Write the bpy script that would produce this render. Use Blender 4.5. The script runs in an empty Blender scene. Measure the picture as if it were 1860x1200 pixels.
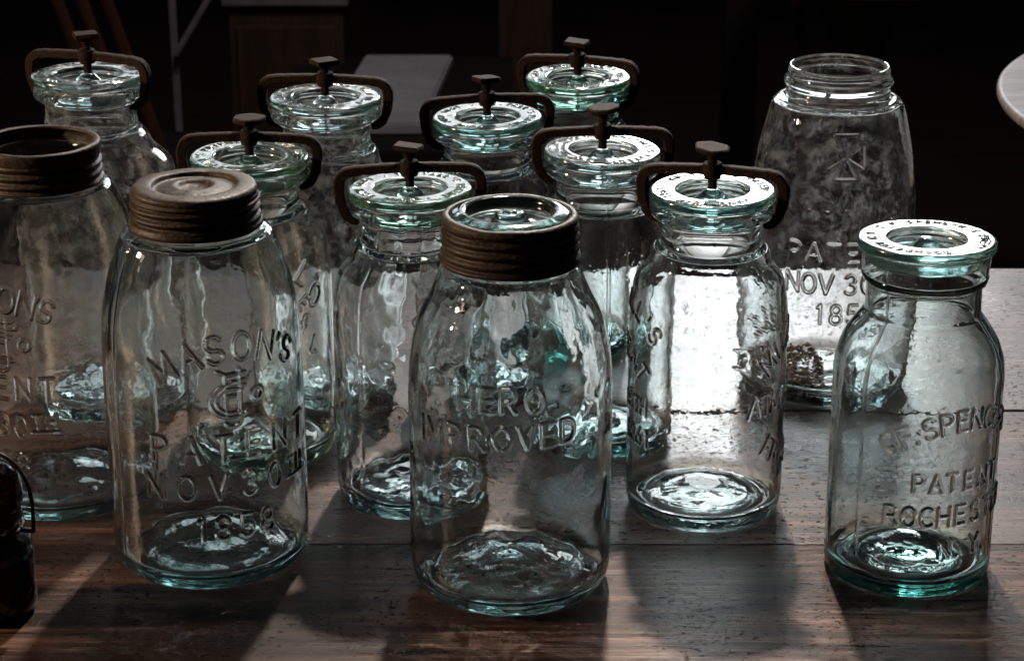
import bpy, bmesh, math, random
import numpy as np
from mathutils import Vector, Matrix

R_ = math.radians
scene = bpy.context.scene
col = scene.collection
rng = np.random.default_rng(7)
random.seed(7)

# ------------------------------------------------------------------ camera
cam_d = bpy.data.cameras.new('camera')
cam = bpy.data.objects.new('camera', cam_d)
col.objects.link(cam)
cam.location = (0, -1.343, 0.615)
cam.rotation_euler = (R_(90 - 20.2), 0, 0)
cam_d.sensor_width = 36.0
cam_d.lens = 4000.0 / 1860.0 * 36.0
cam_d.clip_end = 50
cam_d.clip_start = 0.05
cam_d.dof.use_dof = True
cam_d.dof.focus_distance = 1.40
cam_d.dof.aperture_fstop = 22.0
scene.camera = cam

# ------------------------------------------------------------------ world, lamps, exposure
w = bpy.data.worlds.new('World')
scene.world = w
w.use_nodes = True
w.node_tree.nodes['Background'].inputs[0].default_value = (0.55, 0.7, 1.0, 1)
w.node_tree.nodes['Background'].inputs[1].default_value = 0.012


def area(name, loc, aim, sx, sy, power, color, spread=180):
    d = bpy.data.lights.new(name, 'AREA')
    d.shape = 'RECTANGLE'
    d.size, d.size_y = sx, sy
    d.energy = power
    d.color = color
    d.spread = R_(spread)
    o = bpy.data.objects.new(name, d)
    col.objects.link(o)
    o.location = loc
    o.rotation_euler = (Vector(aim) - Vector(loc)).to_track_quat('-Z', 'Y').to_euler()
    return o


# daylight from the panes of a window behind and above the table
area('window_light', (0.37, 2.6, 0.97), (0.20, 0.0, 0.0), 0.34, 0.48, 3.0, (0.97, 0.98, 1.0), 62)
area('window_light', (0.74, 2.6, 0.95), (0.36, 0.0, 0.0), 0.32, 0.40, 0.95, (1.0, 0.97, 0.96), 62)
area('window_light', (-0.12, 2.6, 0.92), (-0.02, 0.0, 0.0), 0.36, 0.36, 0.15, (0.93, 0.97, 1.0), 62)
area('window_light', (-0.62, 2.6, 0.90), (-0.2, 0.0, 0.0), 0.36, 0.32, 0.13, (0.90, 0.96, 1.0), 62)
# the upper sash, steeply above
area('window_light', (0.16, 1.55, 2.15), (0.01, -0.24, 0.0), 0.10, 0.09, 6.6, (1.0, 0.89, 0.78), 36)
# added fill lamp, only lifts the dark furniture and floor behind
area('background_fill', (0.1, 0.9, 2.2), (-0.1, 2.4, -0.4), 1.1, 0.5, 4.0, (1.0, 0.90, 0.83), 80)
# a warm room lamp off to the left
area('room_lamp', (-1.55, -0.22, 0.62), (0.0, -0.02, 0.1), 0.10, 0.10, 7.5, (1.0, 0.68, 0.44), 90)

scene.view_settings.view_transform = 'Standard'
scene.view_settings.look = 'None'
scene.view_settings.exposure = 0.0
scene.view_settings.gamma = 1.0
scene.view_settings.use_curve_mapping = False

scene.render.engine = 'CYCLES'
cy = scene.cycles
cy.max_bounces = 40
cy.transmission_bounces = 36
cy.transparent_max_bounces = 16
cy.glossy_bounces = 10
cy.diffuse_bounces = 4
cy.volume_bounces = 0
cy.caustics_reflective = True
cy.caustics_refractive = True
cy.blur_glossy = 0.15
cy.sample_clamp_indirect = 6.0
cy.sample_clamp_direct = 0.0
cy.use_guiding = True
cy.use_denoising = True
try:
    cy.denoiser = 'OPENIMAGEDENOISE'
    cy.denoising_prefilter = 'ACCURATE'
    cy.denoising_input_passes = 'RGB_ALBEDO_NORMAL'
except Exception:
    pass


# ------------------------------------------------------------------ material helpers
class NT:
    def __init__(self, name):
        self.m = bpy.data.materials.new(name)
        self.m.use_nodes = True
        self.t = self.m.node_tree
        self.t.nodes.clear()
        self.out = self.n('ShaderNodeOutputMaterial')

    def n(self, kind, **kw):
        nd = self.t.nodes.new(kind)
        for k, v in kw.items():
            setattr(nd, k, v)
        return nd

    def l(self, a, b):
        self.t.links.new(a, b)

    def coord(self, scale=(1, 1, 1), which='Object', loc=(0, 0, 0)):
        tc = self.n('ShaderNodeTexCoord')
        mp = self.n('ShaderNodeMapping')
        mp.inputs['Scale'].default_value = scale
        mp.inputs['Location'].default_value = loc
        self.l(tc.outputs[which], mp.inputs['Vector'])
        return mp.outputs[0]

    def noise(self, vec, scale, detail=4, rough=0.55, dist=0.0):
        nd = self.n('ShaderNodeTexNoise')
        nd.inputs['Scale'].default_value = scale
        nd.inputs['Detail'].default_value = detail
        nd.inputs['Roughness'].default_value = rough
        nd.inputs['Distortion'].default_value = dist
        self.l(vec, nd.inputs['Vector'])
        return nd.outputs['Fac']

    def ramp(self, fac, stops):
        nd = self.n('ShaderNodeValToRGB')
        e = nd.color_ramp.elements
        while len(e) < len(stops):
            e.new(0.5)
        for i, (p, c) in enumerate(stops):
            e[i].position = p
            e[i].color = c if len(c) == 4 else (*c, 1)
        self.l(fac, nd.inputs[0])
        return nd.outputs[0]

    def math(self, op, a, b=None, clamp=False):
        nd = self.n('ShaderNodeMath', operation=op)
        nd.use_clamp = clamp
        for i, v in enumerate((a, b)):
            if v is None:
                continue
            if isinstance(v, (int, float)):
                nd.inputs[i].default_value = v
            else:
                self.l(v, nd.inputs[i])
        return nd.outputs[0]

    def mixc(self, fac, a, b, mode='MIX'):
        nd = self.n('ShaderNodeMix', data_type='RGBA', blend_type=mode)
        for s, v in ((nd.inputs[0], fac), (nd.inputs[6], a), (nd.inputs[7], b)):
            if isinstance(v, (int, float)):
                s.default_value = v
            elif isinstance(v, tuple):
                s.default_value = v if len(v) == 4 else (*v, 1)
            else:
                self.l(v, s)
        return nd.outputs[2]

    def bump(self, h, strength, dist):
        nd = self.n('ShaderNodeBump')
        nd.inputs['Strength'].default_value = strength
        nd.inputs['Distance'].default_value = dist
        self.l(h, nd.inputs['Height'])
        return nd.outputs[0]


def g3(v):
    return (v, v, v)


def make_glass(name, dust=0.1, tint=(0.50, 0.80, 0.79), density=16.0, speck=1.0, seed=0.0, film=0.0, dustcol=(0.52, 0.54, 0.56), rough=0.004, dscale=42, fbump=0.18):
    """old hand-blown glass: aqua in depth, with a patchy film of dust and small seeds"""
    k = NT(name)
    v = k.coord(loc=(seed, seed * 1.7, seed * 0.6))
    glass = k.n('ShaderNodeBsdfGlass')
    glass.distribution = 'GGX'
    glass.inputs['IOR'].default_value = 1.50
    glass.inputs['Roughness'].default_value = rough
    glass.inputs['Color'].default_value = (0.985, 0.995, 0.995, 1)
    wob = k.noise(v, 45, 2, 0.5)
    fine = k.noise(v, 160, 2, 0.5)
    seeds = k.ramp(k.noise(v, 330, 1, 0.4), [(0.72, g3(0)), (0.80, g3(1))])
    h = k.math('ADD', k.math('ADD', wob, k.math('MULTIPLY', fine, fbump)), k.math('MULTIPLY', seeds, 0.22))
    k.l(k.bump(h, 0.12, 0.002), glass.inputs['Normal'])
    # dust
    big = k.ramp(k.noise(v, dscale, 7, 0.72, 0.7), [(0.50, g3(0)), (0.66, g3(1))])
    vs = k.coord(scale=(1, 1, 0.35), loc=(seed, 3 + seed, 1))
    streak = k.ramp(k.noise(vs, 70, 4, 0.7), [(0.35, g3(0.25)), (0.75, g3(1))])
    sp = k.ramp(k.noise(v, 620, 2, 0.5), [(0.70, g3(0)), (0.76, g3(1))])
    spmask = k.ramp(k.noise(v, 30, 2, 0.5), [(0.40, g3(0)), (0.62, g3(1))])
    f = k.math('MULTIPLY', k.math('MULTIPLY', big, streak), dust)
    f = k.math('ADD', f, k.math('MULTIPLY', k.math('MULTIPLY', sp, spmask), 0.30 * speck))
    f = k.math('ADD', f, film, clamp=True)
    dif = k.n('ShaderNodeBsdfDiffuse')
    tr = k.n('ShaderNodeBsdfTranslucent')
    for s in (dif, tr):
        s.inputs['Color'].default_value = (*dustcol, 1)
    m1 = k.n('ShaderNodeMixShader')
    m1.inputs[0].default_value = 0.5
    k.l(dif.outputs[0], m1.inputs[1])
    k.l(tr.outputs[0], m1.inputs[2])
    m2 = k.n('ShaderNodeMixShader')
    k.l(f, m2.inputs[0])
    k.l(glass.outputs[0], m2.inputs[1])
    k.l(m1.outputs[0], m2.inputs[2])
    k.l(m2.outputs[0], k.out.inputs['Surface'])
    va = k.n('ShaderNodeVolumeAbsorption')
    va.inputs['Color'].default_value = (*tint, 1)
    va.inputs['Density'].default_value = density
    k.l(va.outputs[0], k.out.inputs['Volume'])
    return k.m


def make_metal(name, c1, c2, metallic, rough, nscale=60, bump=0.25, spots=None, spec=0.4):
    k = NT(name)
    v = k.coord()
    n1 = k.noise(v, nscale, 6, 0.65)
    n2 = k.noise(v, nscale * 7, 4, 0.6)
    c = k.ramp(n1, [(0.3, c1), (0.7, c2)])
    if spots:
        c = k.mixc(k.ramp(n2, [(0.55, g3(0)), (0.68, g3(1))]), c, spots)
    p = k.n('ShaderNodeBsdfPrincipled')
    k.l(c, p.inputs['Base Color'])
    p.inputs['Metallic'].default_value = metallic
    p.inputs['Specular IOR Level'].default_value = spec
    k.l(k.ramp(n2, [(0.3, g3(rough - 0.1)), (0.75, g3(min(1, rough + 0.15)))]), p.inputs['Roughness'])
    k.l(k.bump(k.math('ADD', n1, k.math('MULTIPLY', n2, 0.6)), bump, 0.001), p.inputs['Normal'])
    k.l(p.outputs[0], k.out.inputs['Surface'])
    return k.m


def make_wood(name, dark, mid, light, pits=1.0, seed=0.0, r0=0.26, r1=0.50, grey=(0.2, 0.19, 0.18), greyamt=0.3, spec=0.25):
    k = NT(name)
    vg = k.coord(scale=(1.2, 26, 26), loc=(seed, seed, 0))
    vw = k.coord(scale=(0.9, 6.5, 6.5), loc=(seed * 2, seed, 0))
    vo = k.coord(loc=(seed, seed * 3, 0))
    vp = k.coord(scale=(0.75, 1, 1), loc=(seed, seed * 3, 0))
    g1 = k.noise(vg, 5.5, 8, 0.68, 0.25)
    g2 = k.noise(vw, 3.0, 6, 0.6, 0.9)
    g3_ = k.noise(vg, 24, 4, 0.7)
    t = k.math('ADD', k.math('MULTIPLY', g1, 0.5), k.math('MULTIPLY', g2, 0.5))
    c = k.ramp(t, [(0.38, dark), (0.50, mid), (0.64, light)])
    c = k.mixc(k.ramp(g3_, [(0.36, g3(0.9)), (0.58, g3(0.0))]), c, tuple(x * 0.35 for x in dark))
    c = k.mixc(0.9, c, k.ramp(g1, [(0.40, g3(0.22)), (0.50, g3(0.85)), (0.60, g3(1.35))]), 'MULTIPLY')
    worn = k.ramp(k.noise(vp, 5.0, 5, 0.6, 0.5), [(0.42, g3(0)), (0.70, g3(1))])
    c = k.mixc(k.math('MULTIPLY', worn, greyamt), c, grey)
    stain = k.ramp(k.noise(k.coord(scale=(0.7, 3.0, 1), loc=(seed, 1, 0)), 3.1, 5, 0.62, 0.8), [(0.38, g3(1)), (0.53, g3(0))])
    c = k.mixc(k.math('MULTIPLY', stain, 0.85), c, tuple(x * 0.30 for x in dark))
    # worm holes and grime specks
    pn = k.noise(vp, 230, 3, 0.55)
    pit = k.ramp(pn, [(0.60, g3(0)), (0.63, g3(1))])
    pm = k.ramp(k.noise(vo, 7, 3, 0.6), [(0.36, g3(0.1)), (0.62, g3(1))])
    pit = k.math('MULTIPLY', k.math('MULTIPLY', pit, pm), pits, clamp=True)
    pn2 = k.ramp(k.noise(vp, 430, 2, 0.5), [(0.62, g3(0)), (0.66, g3(0.9))])
    pit = k.math('MAXIMUM', pit, k.math('MULTIPLY', pn2, k.math('MULTIPLY', pm, pits * 0.8), clamp=True))
    c = k.mixc(pit, c, (0.004, 0.0035, 0.003))
    p = k.n('ShaderNodeBsdfPrincipled')
    k.l(c, p.inputs['Base Color'])
    rr = k.ramp(k.math('ADD', k.math('MULTIPLY', g1, 0.5), k.math('MULTIPLY', k.noise(vo, 9, 5, 0.6), 0.5)), [(0.36, g3(r0)), (0.62, g3(r1))])
    k.l(k.mixc(pit, rr, g3(0.9)), p.inputs['Roughness'])
    p.inputs['Specular IOR Level'].default_value = spec
    hb = k.math('SUBTRACT', k.math('ADD', k.math('MULTIPLY', g1, 0.6), k.math('MULTIPLY', g3_, 0.35)), k.math('MULTIPLY', pit, 1.0))
    k.l(k.bump(hb, 0.40, 0.0012), p.inputs['Normal'])
    k.l(p.outputs[0], k.out.inputs['Surface'])
    return k.m


def make_plain(name, c1, c2, rough=0.7, scale=8, stretch=(1, 1, 1), metallic=0.0):
    k = NT(name)
    v = k.coord(scale=stretch)
    n1 = k.noise(v, scale, 6, 0.65, 0.3)
    p = k.n('ShaderNodeBsdfPrincipled')
    k.l(k.ramp(n1, [(0.3, c1), (0.7, c2)]), p.inputs['Base Color'])
    p.inputs['Roughness'].default_value = rough
    p.inputs['Metallic'].default_value = metallic
    p.inputs['Specular IOR Level'].default_value = 0.3
    k.l(k.bump(n1, 0.2, 0.003), p.inputs['Normal'])
    k.l(p.outputs[0], k.out.inputs['Surface'])
    return k.m


M = {}
M['clear'] = make_glass('glass_clear', dust=0.030, seed=0.3, speck=0.35, density=18)
M['hero'] = make_glass('glass_rippled', dust=0.035, seed=1.3, speck=0.35, density=12)
M['milky'] = make_glass('glass_bright', dust=0.05, seed=2.1, speck=0.3, density=10, film=0.002)
M['dusty'] = make_glass('glass_dusty', dscale=95, dust=0.34, seed=3.7, speck=1.6, density=10, film=0.003)
M['grimy'] = make_glass('glass_grimy', dust=0.10, seed=5.1, speck=1.0, density=13, film=0.0, dustcol=(0.40, 0.38, 0.38))
M['aqua'] = make_glass('glass_aqua', dust=0.035, seed=6.2, speck=0.45, density=32, tint=(0.42, 0.84, 0.80))
M['lid'] = make_glass('glass_lid', rough=0.11, fbump=0.5, dust=0.04, seed=7.9, speck=0.4, density=22, tint=(0.42, 0.84, 0.80))
M['lid_clear'] = make_glass('glass_lid_clear', rough=0.11, fbump=0.5, dust=0.04, seed=8.9, speck=0.4, density=12, tint=(0.50, 0.82, 0.78))
M['lid_green'] = make_glass('glass_lid_green', rough=0.11, fbump=0.5, dust=0.04, seed=9.9, speck=0.4, density=26, tint=(0.52, 0.82, 0.66))
M['green'] = make_glass('glass_green', dust=0.05, seed=4.4, speck=0.5, density=16, tint=(0.56, 0.82, 0.68))
M['dark'] = make_glass('glass_dark', dust=0.06, seed=4.9, speck=0.6, density=420, tint=(0.16, 0.10, 0.09))
M['rust'] = make_metal('rusty_iron', (0.004, 0.0022, 0.0015), (0.014, 0.0070, 0.0042), 0.0, 0.75, 150, 1.0, (0.060, 0.028, 0.014), 0.12)
M['zinc'] = make_metal('tarnished_zinc', (0.009, 0.0064, 0.0044), (0.028, 0.0195, 0.0132), 0.10, 0.52, 55, 0.55, (0.050, 0.039, 0.029), 0.22)
M['wire'] = make_metal('dark_wire', (0.012, 0.010, 0.009), (0.03, 0.024, 0.02), 0.5, 0.5, 90, 0.2)
M['wood_rear'] = make_wood('worn_plank', (0.034, 0.019, 0.015), (0.082, 0.054, 0.044), (0.155, 0.112, 0.095), 0.75, 4.0, 0.22, 0.42, (0.15, 0.125, 0.115), 0.40, 0.40)
M['wood_mid'] = make_wood('dark_plank', (0.018, 0.0075, 0.005), (0.070, 0.032, 0.021), (0.175, 0.092, 0.064), 1.0, 0.0, 0.20, 0.40, (0.15, 0.125, 0.112), 0.35, 0.24)
M['wood_front'] = make_wood('red_brown_plank', (0.020, 0.0095, 0.0065), (0.080, 0.042, 0.030), (0.180, 0.104, 0.076), 0.8, 9.0, 0.24, 0.46, (0.13, 0.09, 0.075), 0.25, 0.09)


# ------------------------------------------------------------------ mesh helpers
def mesh_obj(name, verts, faces, mat, parent=None, smooth=True):
    me = bpy.data.meshes.new(name)
    verts = np.asarray(verts, dtype=np.float32)
    me.vertices.add(len(verts))
    me.vertices.foreach_set('co', verts.ravel())
    if isinstance(faces, np.ndarray) and faces.shape[1] == 4:
        nf = len(faces)
        me.loops.add(nf * 4)
        me.polygons.add(nf)
        me.loops.foreach_set('vertex_index', faces.astype(np.int32).ravel())
        me.polygons.foreach_set('loop_start', np.arange(0, nf * 4, 4, dtype=np.int32))
        me.polygons.foreach_set('loop_total', np.full(nf, 4, dtype=np.int32))
        me.update(calc_edges=True)
    else:
        me.clear_geometry()
        me.from_pydata([tuple(map(float, v)) for v in verts], [], [tuple(map(int, f)) for f in faces])
    me.polygons.foreach_set('use_smooth', np.full(len(me.polygons), smooth, dtype=bool))
    me.materials.append(mat)
    me.update()
    o = bpy.data.objects.new(name, me)
    col.objects.link(o)
    if parent:
        o.parent = parent
    return o


def bm_obj(name, bm, mat, parent=None, smooth=True):
    bmesh.ops.recalc_face_normals(bm, faces=bm.faces)
    me = bpy.data.meshes.new(name)
    bm.to_mesh(me)
    bm.free()
    me.polygons.foreach_set('use_smooth', np.full(len(me.polygons), smooth, dtype=bool))
    me.materials.append(mat)
    o = bpy.data.objects.new(name, me)
    col.objects.link(o)
    if parent:
        o.parent = parent
    return o


def thing(name, label, cat, loc=(0, 0, 0), rotz=0.0, group=None):
    o = bpy.data.objects.new(name, None)
    o.empty_display_size = 0.02
    col.objects.link(o)
    o.location = loc
    o.rotation_euler = (0, 0, rotz)
    o['label'] = label
    o['category'] = cat
    if group:
        o['group'] = group
    return o


def box(bm, x0, x1, y0, y1, z0, z1, bev=0.0, mat=None):
    vs = [bm.verts.new(c) for c in ((x0, y0, z0), (x1, y0, z0), (x1, y1, z0), (x0, y1, z0), (x0, y0, z1), (x1, y0, z1), (x1, y1, z1), (x0, y1, z1))]
    fs = [bm.faces.new([vs[i] for i in f]) for f in ((0, 3, 2, 1), (4, 5, 6, 7), (0, 1, 5, 4), (1, 2, 6, 5), (2, 3, 7, 6), (3, 0, 4, 7))]
    if mat is not None:
        bmesh.ops.transform(bm, matrix=mat, verts=vs)
    if bev:
        es = list({e for f in fs for e in f.edges})
        bmesh.ops.bevel(bm, geom=es, offset=bev, segments=2, affect='EDGES', profile=0.6)


def bar(bm, p0, p1, w, d, bev=0.004):
    p0, p1 = Vector(p0), Vector(p1)
    L = (p1 - p0).length
    q = (p1 - p0).to_track_quat('Z', 'Y').to_matrix().to_4x4()
    box(bm, -w / 2, w / 2, -d / 2, d / 2, 0, L, bev, Matrix.Translation(p0) @ q)


def catmull(pts, ds):
    """sample a smooth curve through pts about every ds (scalar, or one per span)"""
    P = np.array(pts, float)
    out = []
    n = len(P)
    for i in range(n - 1):
        p0 = P[max(i - 1, 0)]
        p1, p2 = P[i], P[i + 1]
        p3 = P[min(i + 2, n - 1)]
        if i == 0:
            p0 = 2 * p1 - p2
        if i == n - 2:
            p3 = 2 * p2 - p1
        d0, d1, d2 = (max(np.linalg.norm(a - b) ** 0.5, 1e-6) for a, b in ((p1, p0), (p2, p1), (p3, p2)))
        m1 = (p2 - p1) / d1 - (p2 - p0) / (d0 + d1) + (p1 - p0) / d0
        m2 = (p3 - p2) / d2 - (p3 - p1) / (d1 + d2) + (p2 - p1) / d1
        m1, m2 = m1 * d1, m2 * d1
        L = np.linalg.norm(p2 - p1)
        k = max(1, int(math.ceil(L / ds)))
        t = (np.arange(k) / k)[:, None]
        out.append((2 * t**3 - 3 * t**2 + 1) * p1 + (t**3 - 2 * t**2 + t) * m1 + (-2 * t**3 + 3 * t**2) * p2 + (t**3 - t**2) * m2)
    out.append(P[-1][None])
    return np.concatenate(out)


def lathe_arrays(prof, phis, disp=None):
    """prof (n,2) r,z; phis columns; disp (n,m) along the profile normal"""
    r, z = prof[:, 0], prof[:, 1]
    tr, tz = np.gradient(r), np.gradient(z)
    L = np.hypot(tr, tz) + 1e-12
    nr, nz = tz / L, -tr / L
    m = len(phis)
    rr = np.repeat(r[:, None], m, 1)
    zz = np.repeat(z[:, None], m, 1)
    if disp is not None:
        rr = rr + disp * nr[:, None]
        zz = zz + disp * nz[:, None]
    x = rr * np.sin(phis)[None]
    y = -rr * np.cos(phis)[None]
    v = np.stack([x, y, zz], -1).reshape(-1, 3)
    n = len(r)
    i = np.arange(n - 1)[:, None] * m
    j = np.arange(m)[None]
    j2 = (j + 1) % m
    f = np.stack([i + j, i + j2, i + m + j2, i + m + j], -1).reshape(-1, 4)
    return v, f


def lathe_obj(name, prof, mat, parent, nphi=96, disp=None, phis=None):
    prof = np.asarray(prof, float).copy()
    prof[:, 0] = np.maximum(prof[:, 0], 2e-5)
    if phis is None:
        phis = np.linspace(-math.pi, math.pi, nphi, endpoint=False)
    v, f = lathe_arrays(prof, phis, disp)
    return mesh_obj(name, v, f, mat, parent)


def value_noise(u, v, su, sv, seed, period_u=None):
    """smooth 2-D noise, about -1..1; wraps in u every period_u"""
    g = np.random.default_rng(seed)
    nu = max(3, int(round(period_u / su))) if period_u else 97
    G = g.uniform(-1, 1, (nu, 211))
    a = u / (period_u / nu if period_u else su)
    b = v / sv + 50
    ia, ib = np.floor(a).astype(int), np.floor(b).astype(int)
    fa, fb = a - ia, b - ib
    fa = fa**3 * (fa * (fa * 6 - 15) + 10)
    fb = fb**3 * (fb * (fb * 6 - 15) + 10)
    q = lambda i, j: G[i % nu, j % 211]
    return (q(ia, ib) * (1 - fa) + q(ia + 1, ib) * fa) * (1 - fb) + (q(ia, ib + 1) * (1 - fa) + q(ia + 1, ib + 1) * fa) * fb


# ------------------------------------------------------------------ moulded lettering: strokes, height 1
def _arc(cx, cy, rx, ry, a0, a1, n=12):
    return [(cx + rx * math.cos(R_(a)), cy + ry * math.sin(R_(a))) for a in np.linspace(a0, a1, n)]


_S = _arc(.3, .74, .27, .26, 25, 270, 10)[:-1] + _arc(.3, .25, .29, .25, 90, -155, 10)
FONT = {
    'A': (.68, [[(0, 0), (.34, 1), (.68, 0)], [(.13, .34), (.55, .34)]]),
    'C': (.62, [_arc(.34, .5, .34, .5, 50, 310, 16)]),
    'D': (.60, [[(0, 0), (0, 1), (.22, 1)] + _arc(.22, .5, .38, .5, 90, -90, 12) + [(0, 0)]]),
    'E': (.52, [[(.52, 1), (0, 1), (0, 0), (.52, 0)], [(0, .52), (.42, .52)]]),
    'F': (.50, [[(.50, 1), (0, 1), (0, 0)], [(0, .52), (.40, .52)]]),
    'H': (.60, [[(0, 0), (0, 1)], [(.6, 0), (.6, 1)], [(0, .5), (.6, .5)]]),
    'I': (.02, [[(0, 0), (0, 1)]]),
    'J': (.42, [[(.42, 1), (.42, .25)] + _arc(.21, .23, .21, .23, 0, -180, 8)]),
    'L': (.48, [[(0, 1), (0, 0), (.48, 0)]]),
    'M': (.78, [[(0, 0), (.04, 1), (.39, .25), (.74, 1), (.78, 0)]]),
    'N': (.62, [[(0, 0), (0, 1), (.62, 0), (.62, 1)]]),
    'O': (.66, [_arc(.33, .5, .33, .5, 0, 360, 22)]),
    'P': (.54, [[(0, 0), (0, 1), (.28, 1)] + _arc(.28, .74, .26, .26, 90, -90, 9) + [(0, .48)]]),
    'R': (.58, [[(0, 0), (0, 1), (.28, 1)] + _arc(.28, .74, .26, .26, 90, -90, 9) + [(0, .48)], [(.28, .48), (.58, 0)]]),
    'S': (.60, [_S]),
    'T': (.60, [[(0, 1), (.6, 1)], [(.3, 1), (.3, 0)]]),
    'U': (.60, [[(0, 1), (0, .3)] + _arc(.3, .3, .3, .3, 180, 360, 10) + [(.6, 1)]]),
    'V': (.64, [[(0, 1), (.32, 0), (.64, 1)]]),
    'W': (.90, [[(0, 1), (.22, 0), (.45, .8), (.68, 0), (.9, 1)]]),
    'Y': (.62, [[(0, 1), (.31, .5), (.62, 1)], [(.31, .5), (.31, 0)]]),
    '0': (.54, [_arc(.27, .5, .27, .5, 0, 360, 20)]),
    '1': (.16, [[(0, .82), (.14, 1), (.14, 0)]]),
    '3': (.52, [_arc(.25, .75, .24, .25, 150, -90, 10)[:-1] + _arc(.25, .26, .27, .26, 90, -150, 10)]),
    '5': (.52, [[(.48, 1), (.08, 1), (.04, .56)] + _arc(.24, .31, .27, .31, 120, -150, 10)]),
    '6': (.54, [[(.44, 1), (.10, .5)] + _arc(.27, .28, .25, .28, 150, -210, 16)]),
    '8': (.54, [_arc(.27, .75, .22, .25, 0, 360, 14), _arc(.27, .26, .27, .26, 0, 360, 16)]),
    '.': (.04, [[(0, 0), (.04, .04)]]),
    "'": (.06, [[(.05, 1), (0, .78)]]),
    '&': (.62, [[(.6, 0), (.12, .72)] + _arc(.28, .8, .17, .2, 190, -30, 8) + [(.06, .3)] + _arc(.26, .22, .22, .22, 170, 340, 8) + [(.6, .42)]]),
    'o': (.5, [_arc(.25, .5, .25, .32, 0, 360, 14)]),
}


def glyph(ch, uc, vc, h, rot=0.0):
    """strokes of one letter centred at (uc, vc), turned by rot; returns list of segment arrays"""
    w_, st = FONT[ch]
    c, s = math.cos(rot), math.sin(rot)
    segs = []
    for pl in st:
        q = [((x - w_ / 2) * h, (y - .5) * h) for x, y in pl]
        q = [(uc + x * c - y * s, vc + x * s + y * c) for x, y in q]
        segs += [(*a, *b) for a, b in zip(q[:-1], q[1:])]
    return np.array(segs)


def line(text, h, R, phis=None, z=0.0, center=None, pitch=None, arc=0.0, slope=0.0):
    """one line of lettering on a cylinder of radius R. Angles in degrees; arc > 0 arches, < 0 smiles"""
    out = []
    n = len(text)
    if phis is None:
        phis = [center + (i - (n - 1) / 2) * pitch for i in range(n)]
    if center is None:
        center = sum(phis) / n
    for ch, p in zip(text, phis):
        if ch == ' ':
            continue
        d = R_(p - center) * R
        u, v, rot = R_(p) * R, z + slope * d, math.atan(slope)
        if arc:
            t = max(-1.25, min(1.25, d / abs(arc)))
            u = R_(center) * R + abs(arc) * math.sin(t)
            v = z + arc * (math.cos(t) - 1)
            rot = -t if arc > 0 else t
        out.append(glyph(ch, u, v, h, rot))
    return out


def small_th(R, p, z, h):
    a = glyph('T', R_(p) * R - .0042, z + h * .12, h * .62)
    b = glyph('H', R_(p) * R + .0048, z + h * .12, h * .62)
    u = R_(p) * R
    return [a, b, np.array([(u - .008, z - h * .36, u + .009, z - h * .36)])]


def monogram(R, p, z):
    """crossed letters C F J with a small round o beside"""
    u = R_(p) * R
    S = 1.0
    st = []

    def pl(pts):
        q = [(u + x * .001 * S, z + y * .001 * S) for x, y in pts]
        st.append(np.array([(*a, *b) for a, b in zip(q[:-1], q[1:])]))
    pl(_arc(0, -2, 13.5, 10.5, 55, 305, 26))
    pl(_arc(0, -2, 10.2, 7.6, 55, 305, 22))
    pl([(-4.5, -12), (-4.5, 14.5), (-9, 17)])
    pl([(-4.5, 14.0), (8, 15)])
    pl([(-1, 9.5), (10.5, 10.5), (11.5, 13.5)])
    pl([(4.5, 17.5), (4.5, -13)] + _arc(-.5, -13, 5, 5.5, 0, -150, 9))
    pl(_arc(15.5, 0, 3.4, 3.8, 0, 360, 14))
    pl([(-4.5, 1), (1.5, 1)])
    return st


def cross_patee(R, p, z, s):
    u = R_(p) * R
    st = []
    for k in range(4):
        a = k * math.pi / 2
        c, sn = math.cos(a), math.sin(a)
        q = [(-.12 * s, .14 * s), (-.62 * s, 1.0 * s), (.62 * s, 1.0 * s), (.12 * s, .14 * s)]
        q = [(u + x * c - y * sn, z + x * sn + y * c) for x, y in q]
        st.append(np.array([(*a_, *b_) for a_, b_ in zip(q[:-1], q[1:])]))
    return st


def relief(U, V, glyphs, half, height, edge):
    """height field of raised rounded strokes over the grid U, V"""
    Hh = np.zeros_like(U)
    u1, v1 = U[0] if U.ndim == 2 else U, V[:, 0]
    for g in glyphs:
        pad = half + edge
        a0, a1 = min(g[:, 0].min(), g[:, 2].min()) - pad, max(g[:, 0].max(), g[:, 2].max()) + pad
        b0, b1 = min(g[:, 1].min(), g[:, 3].min()) - pad, max(g[:, 1].max(), g[:, 3].max()) + pad
        ci = np.where((u1 >= a0) & (u1 <= a1))[0]
        ri = np.where((v1 >= b0) & (v1 <= b1))[0]
        if not len(ci) or not len(ri):
            continue
        sub = np.ix_(ri, ci)
        x, y = U[sub], V[sub]
        d = np.full(x.shape, 1e9)
        for (xa, ya, xb, yb) in g:
            dx, dy = xb - xa, yb - ya
            l2 = dx * dx + dy * dy + 1e-18
            t = np.clip(((x - xa) * dx + (y - ya) * dy) / l2, 0, 1)
            d = np.minimum(d, np.hypot(x - xa - t * dx, y - ya - t * dy))
        k = np.clip((half + edge - d) / (2 * edge), 0, 1)
        Hh[sub] = np.maximum(Hh[sub], height * k * k * (3 - 2 * k))
    return Hh


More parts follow.
